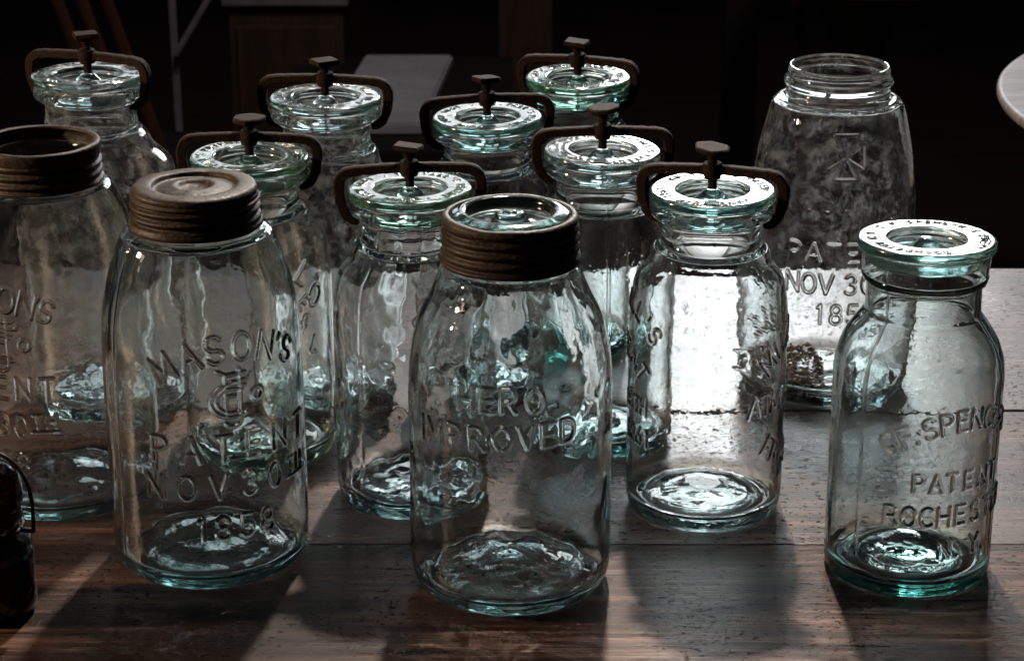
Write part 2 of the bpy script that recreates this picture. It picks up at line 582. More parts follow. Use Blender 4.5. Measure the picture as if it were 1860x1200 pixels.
# ------------------------------------------------------------------ glass jar bodies
def jar_body(outer, mouth, base_r, parent, mat, R, glyphs=(), dense=None, ds=0.0006, wall=0.0036, kick=0.007,
             ripple=(0.05e-3, 0.016), seed=1, seams=(), relief_h=1.05e-3, half=0.80e-3, edge=0.40e-3, inner_ripple=(0.10e-3, 0.022), faint=(), base_mark=None, base_rough=0.05e-3):
    """outer: (r,z) from just above the foot up to the mouth; mouth: inner radius at the top"""
    top_z = outer[-1][1]
    foot = [(0.0, kick * .9), (base_r * .35, kick * .85), (base_r * .66, kick * .5), (base_r * .84, 0.0012), (base_r * .90, 0.0004), (base_r * .955, 0.0010)]
    foot_s = catmull(foot + [outer[0]], 0.002)[:-1]
    out_s = catmull(outer, ds)
    # inner wall: offset of the outer wall, kept inside the mouth radius near the top
    o2 = catmull(outer, 0.0022)
    t = np.gradient(o2, axis=0)
    t /= np.linalg.norm(t, axis=1)[:, None] + 1e-12
    off = o2 + np.stack([-t[:, 1], t[:, 0]], -1) * wall
    zlim = outer[-1][1] - 0.0005
    inner = []
    for r, z in off[::-1]:
        inner.append((r, z))
    inner = np.array(inner)
    neckz = mouth[1]
    upper = inner[:, 1] > neckz
    inner[upper, 0] = mouth[0]
    inner = inner[inner[:, 1] < zlim]
    inner = inner[inner[:, 1] > 0.016]
    # keep z monotonic falling
    keep = [0]
    for i in range(1, len(inner)):
        if inner[i, 1] < inner[keep[-1], 1] - 0.0008:
            keep.append(i)
    inner = inner[keep]
    lip = [tuple(out_s[-1]), ((outer[-1][0] + mouth[0]) / 2, top_z + 0.0012), (mouth[0] + .0004, top_z - 0.0002)]
    lip_s = catmull(lip, 0.0012)[1:]
    rb = inner[-1, 0]
    bott = [tuple(inner[-1]), (rb - .0006, 0.0125), (rb * .93, 0.0088), (rb * .80, 0.0078), (rb * .60, kick * .55 + 0.0078), (rb * .32, kick + 0.0074), (0.0, kick + 0.0078)]
    bott_s = catmull(bott, 0.0018)[1:]
    in_s = catmull(inner, 0.0016)
    prof = np.concatenate([foot_s, out_s, lip_s, in_s, bott_s])
    prof[:, 0] = np.maximum(prof[:, 0], 2e-5)
    n0, n1 = len(foot_s), len(foot_s) + len(out_s)
    if dense:
        a0, a1 = R_(dense[0]), R_(dense[1])
        nd = int((a1 - a0) * R / ds)
        na = max(24, int((2 * math.pi - (a1 - a0)) / R_(3.0)))
        phis = np.concatenate([np.linspace(a0, a1, nd, endpoint=False), np.linspace(a1, a0 + 2 * math.pi, na, endpoint=False)])
    else:
        phis = np.linspace(-math.pi, math.pi, 200, endpoint=False)
    m = len(phis)
    disp = np.zeros((len(prof), m))
    U = np.repeat((phis * R)[None], len(prof), 0)
    V = np.repeat(prof[:, 1][:, None], m, 1)
    per = 2 * math.pi * R
    fade = np.clip(prof[:, 0] / (R * .6), 0, 1)[:, None]
    amp, sc = ripple
    rip = amp * value_noise(U, V, sc, sc * 1.25, seed, per) + amp * .5 * value_noise(U, V, sc * .55, sc * .6, seed + 9, per)
    disp[n0:n1] += (rip * fade)[n0:n1]
    amp2, sc2 = inner_ripple
    rip2 = amp2 * value_noise(U, V, sc2, sc2 * 2.2, seed + 31, per) + amp2 * .8 * value_noise(U, V, sc2 * 2.2, sc2 * 1.0, seed + 47, per)
    disp[n1:] += (rip2 * np.clip((V - .013) / .012, 0, 1) * (prof[:, 0] > R * .3)[:, None])[n1:]
    disp[:n0] += (0.05e-3 * value_noise(U * 0.6, V * 8 + prof[:, 0][:, None], 0.012, 0.012, seed + 5, per) * fade)[:n0]
    # uneven floor of hand-blown glass
    nb = len(prof) - len(bott_s)
    X = prof[nb:, 0][:, None] * np.cos(phis)[None]
    Y = prof[nb:, 0][:, None] * np.sin(phis)[None]
    disp[nb:] -= base_rough * value_noise(X + 1, Y + 1, 0.013, 0.013, seed + 71) + base_rough * .4 * value_noise(X + 1, Y + 1, 0.0045, 0.0045, seed + 73)
    if base_mark is not None:
        mk = np.zeros_like(X)
        for (xa, ya, xb, yb) in base_mark:
            dx, dy = xb - xa, yb - ya
            tt = np.clip(((Y - xa) * dx + (-X - ya) * dy) / (dx * dx + dy * dy + 1e-18), 0, 1)
            d = np.hypot(Y - xa - tt * dx, -X - ya - tt * dy)
            mk = np.maximum(mk, np.clip((0.0019 - d) / 0.0010, 0, 1))
        disp[nb:] -= 0.0010 * mk
    if len(glyphs):
        Ug, Vg = U[n0:n1], V[n0:n1]
        disp[n0:n1] += relief(Ug, Vg, glyphs, half, relief_h, edge)
        if len(faint):
            disp[n0:n1] += relief(Ug, Vg, faint, half, relief_h * .3, edge)
    for s in seams:
        d = np.abs(phis - R_(s)) * R
        zf = np.clip((prof[:, 1] - .012) / .02, 0, 1)[:, None]
        disp[n0:n1] += (0.35e-3 * np.exp(-(d / 0.0007) ** 2)[None] * zf)[n0:n1]
    return lathe_obj('body', prof, mat, parent, disp=disp, phis=phis)


# ------------------------------------------------------------------ clamped-lid jars
def clamp_jar_outer(rb, h, rn=0.0312, rl=0.0396):
    s = h / 0.2174
    f = lambda z: z * s
    k = rb / 0.0514
    return [(rb * .955, .0022), (rb * .985, .0065), (rb, .014), (rb, f(.06)), (rb, f(.118)), (rb * .994, f(.132)), (rb * .972, f(.147)), (rb * .920, f(.160)),
            (rb * .5 * .79 + rn * .62, f(.1705)), (rn + .0065 * k, f(.178)), (rn + .0020, f(.1835)), (rn + .0004, f(.189)), (rn - .0002, h - .0215),
            (rn + .0006, h - .0188), (rl - .0032, h - .0172), (rl - .0004, h - .0148), (rl, h - .0120), (rl - .0006, h - .0092), (rl - .0022, h - .0076)]


LID_PROF_TOP = [(0.0, .0006), (.0030, .0004), (.0046, -.0004), (.0062, -.0018), (.0105, -.0058), (.0124, -.0066), (.0180, -.0068), (.0216, -.0064), (.0226, -.0050),
                (.0232, -.0008), (.0238, 0.0), (.0262, .0002)]


def stopper(parent, text, mat, r=0.0400, thick=0.0066, plug=0.0262, plug_h=0.010, nphi=400, name='lid', rim=0.0, hgt=0.0050):
    """pressed glass disc: flat lettered ring, recess with a central boss, plug below"""
    top = catmull(LID_PROF_TOP, 0.0011)
    ring = np.stack([np.linspace(.0266, r - .0022, 30), np.full(30, .0002)], -1)
    side = catmull([(r - .0018, .0002), (r - .0005, -.0004), (r, -.0018), (r, -thick + .0016), (r - .0006, -thick + .0003), (r - .0022, -thick)], 0.0007)
    under = catmull([(r - .0030, -thick), (plug + .0016, -thick - .0002), (plug, -thick - .0016), (plug - .0015, -thick - plug_h), (plug - .0045, -thick - plug_h - .0012), (0.012, -thick - plug_h + .0006), (0.0, -thick - plug_h + .0010)], 0.0016)
    prof = np.concatenate([top, ring, side, under])[::-1]
    prof[:, 0] = np.maximum(prof[:, 0], 2e-5)
    phis = np.linspace(-math.pi, math.pi, nphi, endpoint=False)
    n = len(prof)
    disp = np.zeros((n, nphi))
    rm = (.0268 + r) / 2 - .0004
    a, b = len(under) + len(side), len(under) + len(side) + len(ring)
    U = np.repeat((-phis * rm)[None], b - a, 0)
    V = np.repeat(prof[a:b, 0][:, None], nphi, 1)
    per = 2 * math.pi * rm
    gl = []
    tot = len(text)
    for i, ch in enumerate(text):
        if ch != ' ':
            gl.append(glyph(ch, -per / 2 + per * (i + .5) / tot, rm, hgt))
    # relief expects ascending grids only for masking, so plain masks are fine
    disp[a:b] += relief(U, V, gl, 0.42e-3, 0.7e-3, 0.36e-3)
    ph = np.repeat(phis[None], n, 0)
    disp += 0.07e-3 * value_noise(ph * .03, np.repeat(prof[:, 0][:, None] * 1.3 + prof[:, 1][:, None], nphi, 1), .008, .007, 5, 2 * math.pi * .03) * np.clip(prof[:, 0] / .03, 0, 1)[:, None]
    v, f = lathe_arrays(prof, phis, disp)
    return mesh_obj(name, v, f, mat, parent)


def yoke(parent, mat):
    """bent iron strap that hooks under the lip on both sides; z = 0 is the lid top"""
    half = [(.0335, -.0214), (.0370, -.0207), (.0415, -.0172), (.0444, -.0105), (.0456, -.0020), (.0455, .0035), (.0440, .0078), (.0405, .0106), (.0345, .0118), (.0240, .0124), (.0105, .0129), (0.0, .0131)]
    pts = [(-x, z) for x, z in half] + [p for p in half[::-1]][1:]
    P = catmull(pts, 0.003)
    T = np.gradient(P, axis=0)
    T /= np.linalg.norm(T, axis=1)[:, None]
    N = np.stack([-T[:, 1], T[:, 0]], -1)
    sec = [(1, .72), (.72, 1), (-.72, 1), (-1, .72), (-1, -.72), (-.72, -1), (.72, -1), (1, -.72)]
    V, F = [], []
    n = len(P)
    for i, (p, nn) in enumerate(zip(P, N)):
        e = abs(2 * i / (n - 1) - 1)
        th = .0030 + .0006 * max(0, 1 - abs(e - .62) * 4)
        dp = .0030 + .0010 * e
        if e > .93:
            th *= 1 - (e - .93) * 6
        jit = 1 + .035 * math.sin(i * 1.7) + .03 * math.sin(i * 4.1)
        for (c, s) in sec:
            V.append((p[0] + nn[0] * th * c * jit, s * dp * jit, p[1] + nn[1] * th * c * jit))
    m = len(sec)
    for i in range(n - 1):
        for j in range(m):
            F.append((i * m + j, i * m + (j + 1) % m, (i + 1) * m + (j + 1) % m, (i + 1) * m + j))
    F.append(tuple(range(m))[::-1])
    F.append(tuple((n - 1) * m + j for j in range(m)))
    # boss in the middle
    b0 = len(V)
    prof = [(.0034, .0082), (.0052, .0075), (.0060, .0096), (.0064, .0156), (.0057, .0172), (.0034, .0176)]
    for r, z in prof:
        for j in range(20):
            t = 2 * math.pi * j / 20
            V.append((r * math.cos(t), r * math.sin(t) * 1.0, z))
    for i in range(len(prof) - 1):
        for j in range(20):
            F.append((b0 + i * 20 + j, b0 + i * 20 + (j + 1) % 20, b0 + (i + 1) * 20 + (j + 1) % 20, b0 + (i + 1) * 20 + j))
    o = mesh_obj('yoke', np.array(V), F, mat, parent)
    o.data.set_sharp_from_angle(angle=R_(28))
    return o


def thumb_screw(parent, mat, sides=6, lift=0.0, turn=0.3, tilt=0.0):
    V, F = [], []
    m = 24
    prof = [(.0001, .0004), (.0029, .0006)]
    z = .0012
    while z < .0180 + lift:
        prof += [(.0031, z), (.0026, z + .0008)]
        z += .0016
    prof += [(.0034, .0196 + lift), (.0040, .0212 + lift), (.0078, .0232 + lift)]
    for r, zz in prof:
        for j in range(m):
            t = 2 * math.pi * j / m
            V.append((r * math.cos(t), r * math.sin(t), zz))
    hz = .0232 + lift
    for sc_, zz in ((.90, hz), (1.0, hz + .0008), (1.0, hz + .0028), (.93, hz + .0037), (.45, hz + .0040), (.01, hz + .0038)):
        for j in range(m):
            t = 2 * math.pi * j / m
            a = (t + turn) % (2 * math.pi / sides) - math.pi / sides
            r = .0122 * math.cos(math.pi / sides) / math.cos(a)
            r = min(r, .0116 if sides == 6 else .0122) * sc_ * (1 + .03 * math.sin(3 * t + turn))
            V.append((r * math.cos(t), r * math.sin(t) * (1.0 if sides == 6 else .8), zz))
    n = len(V) // m
    for i in range(n - 1):
        for j in range(m):
            F.append((i * m + j, i * m + (j + 1) % m, (i + 1) * m + (j + 1) % m, (i + 1) * m + j))
    F.append(tuple(range(m))[::-1])
    F.append(tuple((n - 1) * m + j for j in range(m)))
    V = np.array(V)
    if tilt:
        V[:, 0] += np.maximum(V[:, 2] - hz, 0) * math.sin(tilt)
        k = V[:, 2] >= hz
        V[k, 2] += V[k, 0] * math.tan(tilt)
    o = mesh_obj('thumb_screw', V, F, mat, parent)
    o.data.set_sharp_from_angle(angle=R_(32))
    return o


LID_TEXT = "WHITALL'S PATENT . JUNE 18TH 1861 . "
proto = {}


def add_clamped_top(parent, h, turn, sides, seed):
    """lid, yoke and screw on a jar of height h: first built, then copied"""
    if 'lid' not in proto:
        proto['lid'] = stopper(parent, LID_TEXT, M['lid'])
        proto['yoke'] = yoke(parent, M['rust'])
        lid, yk = proto['lid'], proto['yoke']
    else:
        lid, yk = proto['lid'].copy(), proto['yoke'].copy()
        for o in (lid, yk):
            col.objects.link(o)
            o.parent = parent
    lid.location = (0, 0, h)
    lid.rotation_euler = (random.uniform(-.022, .022), random.uniform(-.022, .022), seed * 2.399)
    lid.material_slots[0].link = 'OBJECT'
    lid.material_slots[0].material = M[('lid', 'lid_clear', 'lid_green')[seed % 3]]
    yk.location = (0, 0, h)
    yk.rotation_euler = (random.uniform(-.05, .05), random.uniform(-.03, .03), turn)
    key = 'screw%d' % sides
    sc_ = thumb_screw(yk, M['rust'], sides, lift=random.uniform(-.001, .003), turn=random.uniform(0, 1), tilt=random.uniform(-.12, .12))
    sc_.rotation_euler = (0, 0, random.uniform(-.5, .5))


GJ = 'glass fruit jars standing on the plank table'
R5 = 0.0514


def clamp_jar(x, y, h, rb, label, mat, turn=0.0, sides=6, seed=1, rl=0.0396, rn=0.0312, name='clamp_lid_jar', **kw):
    t = thing(name, label, 'jar', (x, y, 0), 0, GJ)
    jar_body(clamp_jar_outer(rb, h, rn, rl), (rn - .0048, h - .040), rb, t, mat, rb, seed=seed, **kw)
    add_clamped_top(t, h, turn, sides, seed)
    return t


# front clamped jar, right of the middle
tx = line('MILLVILLE', .0135, R5, center=89, pitch=12.1, z=.128, arc=.060)
tx += line('ATMOSPHERIC', .0135, R5, center=89, pitch=11.5, z=.0855)
tx += line('FRUIT JAR', .0135, R5, center=89, pitch=11.5, z=.042, arc=-.060)
tx += line("WHITALL'S", .0115, R5, center=-88, pitch=11.5, z=.146, arc=.054)
tx += line('PATENT', .0125, R5, center=-88, pitch=13.0, z=.114, arc=.038)
tx += line('JUNE 18TH', .010, R5, center=-92, pitch=9.0, z=.080)
tx += line('1861', .0115, R5, center=-66, pitch=9.0, z=.059)
clamp_jar(.127, -.003, .2174, .0514, 'clamped lid jar glowing bright white inside, in front of the open mouthed jar', M['milky'], turn=-.30, seed=3,
          glyphs=tx, dense=(-95, 100), ripple=(.035e-3, .018), inner_ripple=(.07e-3, .03), name='clamp_lid_jar')
clamp_jar(-.0655, .0165, .2130, .0518, 'clamped lid jar with rippled crinkly glass, left behind the jar marked HERO', M['hero'], turn=.02, sides=4, seed=8,
          dense=(-95, 60), ds=.0010, ripple=(.30e-3, .0105), inner_ripple=(.12e-3, .02), seams=(-38,), base_rough=.20e-3)
clamp_jar(.0620, .1150, .2110, .0485, 'clamped lid jar with a straight mould seam, between HERO jar and bright white jar', M['grimy'], turn=.02, seed=13,
          dense=(-60, 60), ds=.0010, ripple=(.06e-3, .016), seams=(4,))
txe = [glyph('L', R_(46) * .053, .140, .0145, -.75), glyph('O', R_(56) * .053, .1226, .0150, -.5), glyph('&', R_(43.6) * .053, .106, .011, -.7),
       glyph('L', R_(54) * .053, .088, .011, -.4), glyph('E', R_(44) * .053, .120, .010, -.9)]
clamp_jar(-.1775, .0950, .2120, .0530, 'clamped lid jar right behind the MASON\'S jar with brown lid, letter O on its side', M['green'], turn=.05, seed=17,
          glyphs=txe, dense=(-20, 95), ds=.0008, ripple=(.08e-3, .014))
clamp_jar(-.0180, .2120, .2090, .0490, 'clamped lid jar in the back row, just left of the farthest clamped jar', M['grimy'], turn=.10, sides=4, seed=21, ds=.0014, ripple=(.06e-3, .015))
clamp_jar(-.1345, .2030, .2260, .0490, 'clamped lid jar in the back row in front of the pale board', M['dusty'], turn=-.06, sides=4, seed=25, ds=.0014, ripple=(.06e-3, .015))
clamp_jar(.0505, .3050, .2160, .0490, 'farthest clamped lid jar, only its lid and neck visible', M['aqua'], turn=-.35, sides=4, seed=29, ds=.0014)
clamp_jar(-.3020, .1930, .2450, .0600, 'large round shouldered clamped jar at back left, behind the open brown band', M['dusty'], turn=-.32, sides=4, seed=34, ds=.0012, rn=.0322)


# ------------------------------------------------------------------ screw-top jars
RM = 0.0612


def threads(z0, z1, r_in, r_out, n):
    pts = []
    for i in range(n):
        a = z0 + (z1 - z0) * i / n
        s = (z1 - z0) / n
        pts += [(r_in, a), (r_in + (r_out - r_in) * .8, a + s * .28), (r_out, a + s * .5), (r_in + (r_out - r_in) * .8, a + s * .72)]
    pts.append((r_in, z1))
    return pts


wob = np.linspace(-math.pi, math.pi, 180, endpoint=False)


def helical(prof, z0, z1, n, amp, seed, start=0.0):
    """screw thread pressed into sheet metal, plus dents and an uneven edge"""
    z, r = prof[:, 1], prof[:, 0]
    t = np.gradient(prof, axis=0)
    outer = (t[:, 1] >= 0) & (r > .030)
    ph = np.repeat(wob[None], len(prof), 0)
    zz = np.repeat(z[:, None], len(wob), 1)
    pitch = (z1 - z0) / n
    a = (zz - z0) / pitch - (ph - start) / (2 * math.pi)
    wv = np.abs(np.cos(math.pi * a)) ** 1.5
    win = np.clip((zz - z0) / .002, 0, 1) * np.clip((z1 - zz) / .002, 0, 1)
    d = amp * (wv - 1) * win * outer[:, None]
    u = ph * .039
    per = 2 * math.pi * .039
    d += (.00028 * value_noise(u, zz, .016, .013, seed, per) + .00010 * value_noise(u, zz, .005, .004, seed + 3, per)) * np.clip(r / .02, 0, 1)[:, None]
    return d


# jar with the brown cap, front left
ta = line("MASON", .0165, RM, phis=[-17, 0, 15, 31, 47], center=25, z=.159, arc=.084) + line("'S", .0150, RM, phis=[56, 65], center=25, z=.159, arc=.084)
ta += line('PATENT', .0160, RM, center=26.5, pitch=18.2, z=.0962)
ta += line('NOV30', .0150, RM, phis=[-23, -4, 14, 32, 49], z=.0715) + small_th(RM, 66, .0715, .015)
ta += line('1858', .0145, RM, phis=[3, 15, 29, 42], z=.0445)
ta += monogram(RM, 24, .128)
t = thing('fruit_jar', 'jar marked MASON\'S PATENT NOV 30TH 1858 with a solid ridged brown screw cap', 'jar', (-.1900, -.078, 0), 0, GJ)
outer_a = [(.0575, .0035), (.0600, .0085), (.0612, .0180), (.0614, .06), (.0613, .110), (.0608, .140), (.0593, .165), (.0570, .178), (.0541, .190), (.0500, .2025), (.0458, .2122), (.0438, .2152), (.0405, .2164), (.0372, .2168), (.0364, .2185), (.0364, .2320)]
jar_body(outer_a, (.0325, .2165), .0575, t, M['clear'], RM, glyphs=ta, dense=(-60, 92), seed=41, ripple=(.07e-3, .018), inner_ripple=(.40e-3, .019), seams=(-52,), relief_h=1.45e-3, half=.95e-3, edge=.34e-3, base_rough=.04e-3)
capo = [(.0396, .2180), (.0402, .2188), (.0400, .2206), (.0394, .2216), (.0392, .2240), (.0391, .2300), (.0389, .2360), (.0380, .2374), (.0372, .2382), (.0374, .2396), (.0373, .2408), (.0360, .2424), (.0330, .2432), (.0275, .2434), (.0258, .2428), (.0243, .2408), (.0225, .2404), (.0170, .2418), (.0125, .2426), (.0108, .2422), (.0085, .2404), (.0055, .2396), (0.0, .2394)]
capi = [(0.0, .2382), (.0225, .2392), (.0350, .2405), (.0366, .2370), (.0370, .2300), (.0374, .2210), (.0396, .2180)]
pc = np.concatenate([catmull(capo, .0006), catmull(capi, .0015)[:-1]])
lathe_obj('screw_cap', pc, M['zinc'], t, disp=helical(pc, .2212, .2376, 3.0, .0024, 3, -1.2), phis=wob)

# HERO jar, front middle
tb = line('HERO', .0140, RM, phis=[-25, -12.5, -1, 13.5], z=.1412)
tb += line('IMPROVED', .0142, RM, phis=[-56, -46, -32, -18.5, -4.4, 9, 21, 33], center=-10, z=.1178, slope=.05)
tb += [np.array([(R_(13.5) * RM - .0001, .1412, R_(13.5) * RM + .0001, .1412)])]
t = thing('fruit_jar', 'front jar marked HERO IMPROVED with glass insert held by a brown band', 'jar', (-.001, -.113, 0), 0, GJ)
outer_b = [(.0575, .0035), (.0602, .0090), (.0613, .0180), (.0613, .06), (.0613, .115), (.0612, .130), (.0604, .145), (.0586, .157), (.0560, .1675), (.0524, .1775), (.0476, .1868), (.0442, .1950), (.0420, .2010), (.0396, .2048), (.0368, .2062), (.0362, .2080), (.0362, .2275)]
bm_rect = [(-.007, -.0025, .004, -.0025), (.004, -.0025, .007, 0), (.007, 0, .004, .0025), (.004, .0025, -.007, .0025), (-.007, .0025, -.007, -.0025)]
jar_body(outer_b, (.0325, .2060), .0575, t, M['hero'], RM, glyphs=tb, dense=(-92, 92), seed=52, ripple=(.19e-3, .0125), inner_ripple=(.34e-3, .0165), relief_h=1.25e-3, half=1.0e-3, edge=.42e-3, base_mark=bm_rect, base_rough=.22e-3)
bo = [(.0414, .2072), (.0419, .2082), (.0418, .2098), (.0412, .2150), (.0408, .2250), (.0405, .2310), (.0402, .2338), (.0392, .2352), (.0378, .2358), (.0362, .2356)]
bi = [(.0358, .2350), (.0362, .2338), (.0384, .2322), (.0386, .2200), (.0396, .2090), (.0414, .2072)]
pc = np.concatenate([catmull(bo, .0006), catmull(bi, .0015)[:-1]])
lathe_obj('screw_band', pc, M['zinc'], t, disp=helical(pc, .2090, .2330, 4.0, .0020, 4, .6), phis=wob)
ins = [(0.0, 0.2268), (.018, 0.2263), (.0330, 0.2263), (.0354, 0.2273), (.0358, 0.2308), (.0357, 0.2344), (.0348, 0.2360), (.0320, 0.2372), (.0285, 0.2378), (.0262, 0.2372), (.0252, 0.2356), (.0246, 0.2320), (.0215, 0.2312), (.0150, 0.2312), (.0112, 0.2318),
       (.0092, 0.2334), (.0084, 0.2352), (.0068, 0.2362), (.0044, 0.2360), (.0030, 0.2370), (0.0, 0.2372)]
pi_ = catmull(ins, .0009)
dsp = .00010 * value_noise(np.repeat((wob * .03)[None], len(pi_), 0), np.repeat((pi_[:, 0] + pi_[:, 1])[:, None], len(wob), 1), .009, .006, 6, 2 * math.pi * .03) * np.clip(pi_[:, 0] / .02, 0, 1)[:, None]
lathe_obj('glass_insert', pi_, M['lid'], t, disp=dsp, phis=wob)

# jar at the left edge, open brown band
tc_ = line("MASON", .0160, RM, phis=[-55, -41, -27, -14, -1.5], center=-21, z=.155, arc=.075) + line("'S", .0145, RM, phis=[4, 10.5], center=-21, z=.155, arc=.075)
tc_ += line('PATENT', .0150, RM, center=-28, pitch=14, z=.0955)
tc_ += line('NOV30', .0145, RM, phis=[-66, -53, -40, -22, -10], z=.070) + small_th(RM, 4, .0715, .0145)
tc_ += line('1858', .0140, RM, phis=[-45, -34, -22, -10], z=.044)
tc_ += monogram(RM, -19, .1255)
t = thing('fruit_jar', 'grimy MASON\'S jar at the left edge with an open brown band and no lid', 'jar', (-.3036, .0212, 0), 0, GJ)
jar_body([(r, z - .0 + .0005) for r, z in outer_a], (.0325, .2165), .0585, t, M['grimy'], RM, glyphs=tc_, dense=(-80, 60), seed=63, ripple=(.06e-3, .016), inner_ripple=(.14e-3, .02), relief_h=1.0e-3, half=.85e-3, edge=.38e-3)
bo = [(.0404, .2160), (.0410, .2170), (.0408, .2186), (.0406, .2230), (.0402, .2300), (.0398, .2340), (.0396, .2352), (.0398, .2396), (.0394, .2418), (.0378, .2428), (.0352, .2424)]
bi = [(.0345, .2414), (.0352, .2404), (.0378, .2392), (.0378, .2300), (.0378, .2230), (.0386, .2176), (.0404, .2160)]
pc = np.concatenate([catmull(bo, .0006), catmull(bi, .0015)[:-1]])
lathe_obj('screw_band', pc, M['zinc'], t, disp=helical(pc, .2178, .2352, 3.0, .0020, 9, 2.0), phis=wob)

# open jar with the cross, back right
tl = cross_patee(.0605, 0, .1905, .0155)
tlf = line("MASON'S", .0125, .0610, center=1, pitch=13, z=.1585, arc=.085)
tl += line('PATENT', .0135, RM, center=.3, pitch=13, z=.1208)
tl += line('NOV30', .0145, RM, phis=[-33, -21.5, -10, 6.5, 18], z=.0980) + small_th(RM, 31, .0985, .0145)
tl += line('1858', .0145, RM, phis=[-13.6, -2.4, 9, 20], z=.0752)
t = thing('fruit_jar', 'open mouthed dusty jar with a cross emblem and no lid, at back right', 'jar', (.2371, .2192, 0), 0, GJ)
outer_l = [(.0585, .0030), (.0608, .0080), (.0618, .0180), (.0623, .045), (.0621, .085), (.0613, .127), (.0604, .147), (.0590, .1617), (.0568, .178), (.0542, .1913), (.0518, .202), (.0495, .2115), (.0472, .2180), (.0452, .2206), (.0420, .2216), (.0386, .2222),
           (.0376, .2238), (.0380, .2266), (.0375, .2288), (.0385, .2310), (.0394, .2335), (.0388, .2358), (.0371, .2374), (.0366, .2400), (.0368, .2425), (.0362, .2440)]
jar_body(outer_l, (.0338, .2215), .0590, t, M['dusty'], RM, glyphs=tl, faint=tlf, dense=(-75, 75), seed=74, ripple=(.04e-3, .018), inner_ripple=(.09e-3, .025), relief_h=1.3e-3, half=.85e-3, edge=.36e-3)

# dried residue lying on the floor of that jar
bm = bmesh.new()
g_ = random.Random(11)
for i in range(620):
    a, q = g_.uniform(1.7, 4.6), g_.random() ** .6
    rr = .050 * q
    c = Vector((.2371 + rr * math.cos(a), .2192 + rr * math.sin(a) * .9, .0125 + g_.random() ** 2 * .0035))
    sz = g_.uniform(.0007, .0020)
    r_ = bmesh.ops.create_icosphere(bm, subdivisions=1, radius=sz, matrix=Matrix.Translation(c) @ Matrix.Rotation(g_.uniform(0, 6), 4, 'Z') @ Matrix.Diagonal((g_.uniform(.7, 1.8), 1, g_.uniform(.35, .8), 1)))
    for v_ in r_['verts']:
        v_.co += Vector((g_.uniform(-1, 1), g_.uniform(-1, 1), g_.uniform(-1, 1))) * sz * .25
o = bm_obj('dried_residue', bm, make_plain('brown_residue', (.10, .06, .035), (.28, .18, .115), .9, 120), None)
o['label'] = 'brown dried residue on the floor of the open mouthed cross jar'
o['category'] = 'residue'
o['kind'] = 'stuff'

# wide-collar jar, front right
RS = 0.0514
tm = line('C.F.SPENCER', .0125, RS, phis=[-31, -25, -18.3, -12, -1, 10.5, 22, 33.5, 45, 56, 67], center=27, z=.1165, arc=.082) + line("'S", .0120, RS, phis=[72, 79], center=27, z=.1165, arc=.082)
tm += line('PATENT', .0112, RS, phis=[-6, 6, 17.2, 30, 43, 55], z=.0775)
tm += line('ROCHESTER', .0122, RS, phis=[-23, -11, 1, 12.8, 25, 38, 51, 63, 75], z=.0555)
tm += line('N.Y.', .0115, RS, phis=[15, 24, 39, 48], z=.0340)
t = thing('fruit_jar', 'jar marked C.F. SPENCER\'S PATENT ROCHESTER N.Y. with a wide flat glass lid', 'jar', (.2470, -.095, 0), 0, GJ)
outer_m = [(.0500, .0022), (.0510, .0050), (.0513, .0120), (.0514, .06), (.0514, .120), (.0512, .134), (.0500, .1425), (.0468, .1515), (.0426, .1585), (.0388, .1640), (.0362, .1675), (.0350, .1690), (.0346, .1740), (.0344, .1858),
           (.0348, .1880), (.0364, .1894), (.0374, .1912), (.0378, .1928), (.0374, .1938), (.0376, .1960), (.0384, .2065), (.0385, .2088)]
jar_body(outer_m, (.0352, .1925), .0505, t, M['aqua'], RS, glyphs=tm, dense=(-75, 95), seed=85, ripple=(.045e-3, .016), inner_ripple=(.08e-3, .022), seams=(-47, 62), relief_h=1.2e-3, half=.80e-3, edge=.36e-3, kick=.010)
s = stopper(t, "C.F.SPENCER'S PATENT . ROCHESTER N.Y. ", make_glass('glass_lid_wide', rough=0.14, fbump=0.5, dust=0.05, seed=10.4, speck=0.5, density=19, tint=(0.42, 0.84, 0.80)), r=.0412, thick=.0058, plug=.0335, plug_h=.0085, hgt=.0052)
s.location = (0, 0, .2147)
s.rotation_euler = (R_(-1.2), R_(1.6), .9)

# small dark jar with wire bail, cut by the left edge
k = NT('dark_contents')
p = k.n('ShaderNodeBsdfPrincipled')
v = k.coord()
k.l(k.ramp(k.noise(v, 60, 5, .6), [(.3, (.004, .003, .003)), (.7, (.012, .006, .005))]), p.inputs['Base Color'])
p.inputs['Roughness'].default_value = .45
k.l(p.outputs[0], k.out.inputs['Surface'])
t = thing('bail_jar', 'small dark jar with domed glass lid and wire bail at the left edge', 'jar', (-.3116, -.1563, 0), 0, GJ)
outer_n = [(.0238, .0020), (.0256, .0050), (.0264, .0100), (.0265, .030), (.0263, .0400), (.0248, .0460), (.0212, .0505), (.0192, .0530), (.0190, .0560), (.0200, .0585), (.0212, .0610), (.0212, .0640), (.0204, .0660)]
jar_body(outer_n, (.0168, .0530), .0240, t, M['dark'], .0265, dense=None, ds=.0012, seed=96, wall=.0030, kick=.003)
lathe_obj('contents', catmull([(0, .0145), (.014, .0140), (.0205, .0150), (.0222, .0185), (.0222, .0380), (.0208, .0435), (.0170, .0470), (0, .0472)], .002), k.m, t, 64)
lathe_obj('lid', catmull([(0, .0600), (.0150, .0602), (.0158, .0660), (.0200, .0668), (.0218, .0690), (.0222, .0720), (.0222, .0800), (.0212, .0860), (.0176, .0912), (.0110, .0938), (.0, .0944)], .0014),
          make_glass('glass_amber', dust=.10, tint=(.40, .10, .06), density=160, seed=9.0, speck=1.2), t, 96)


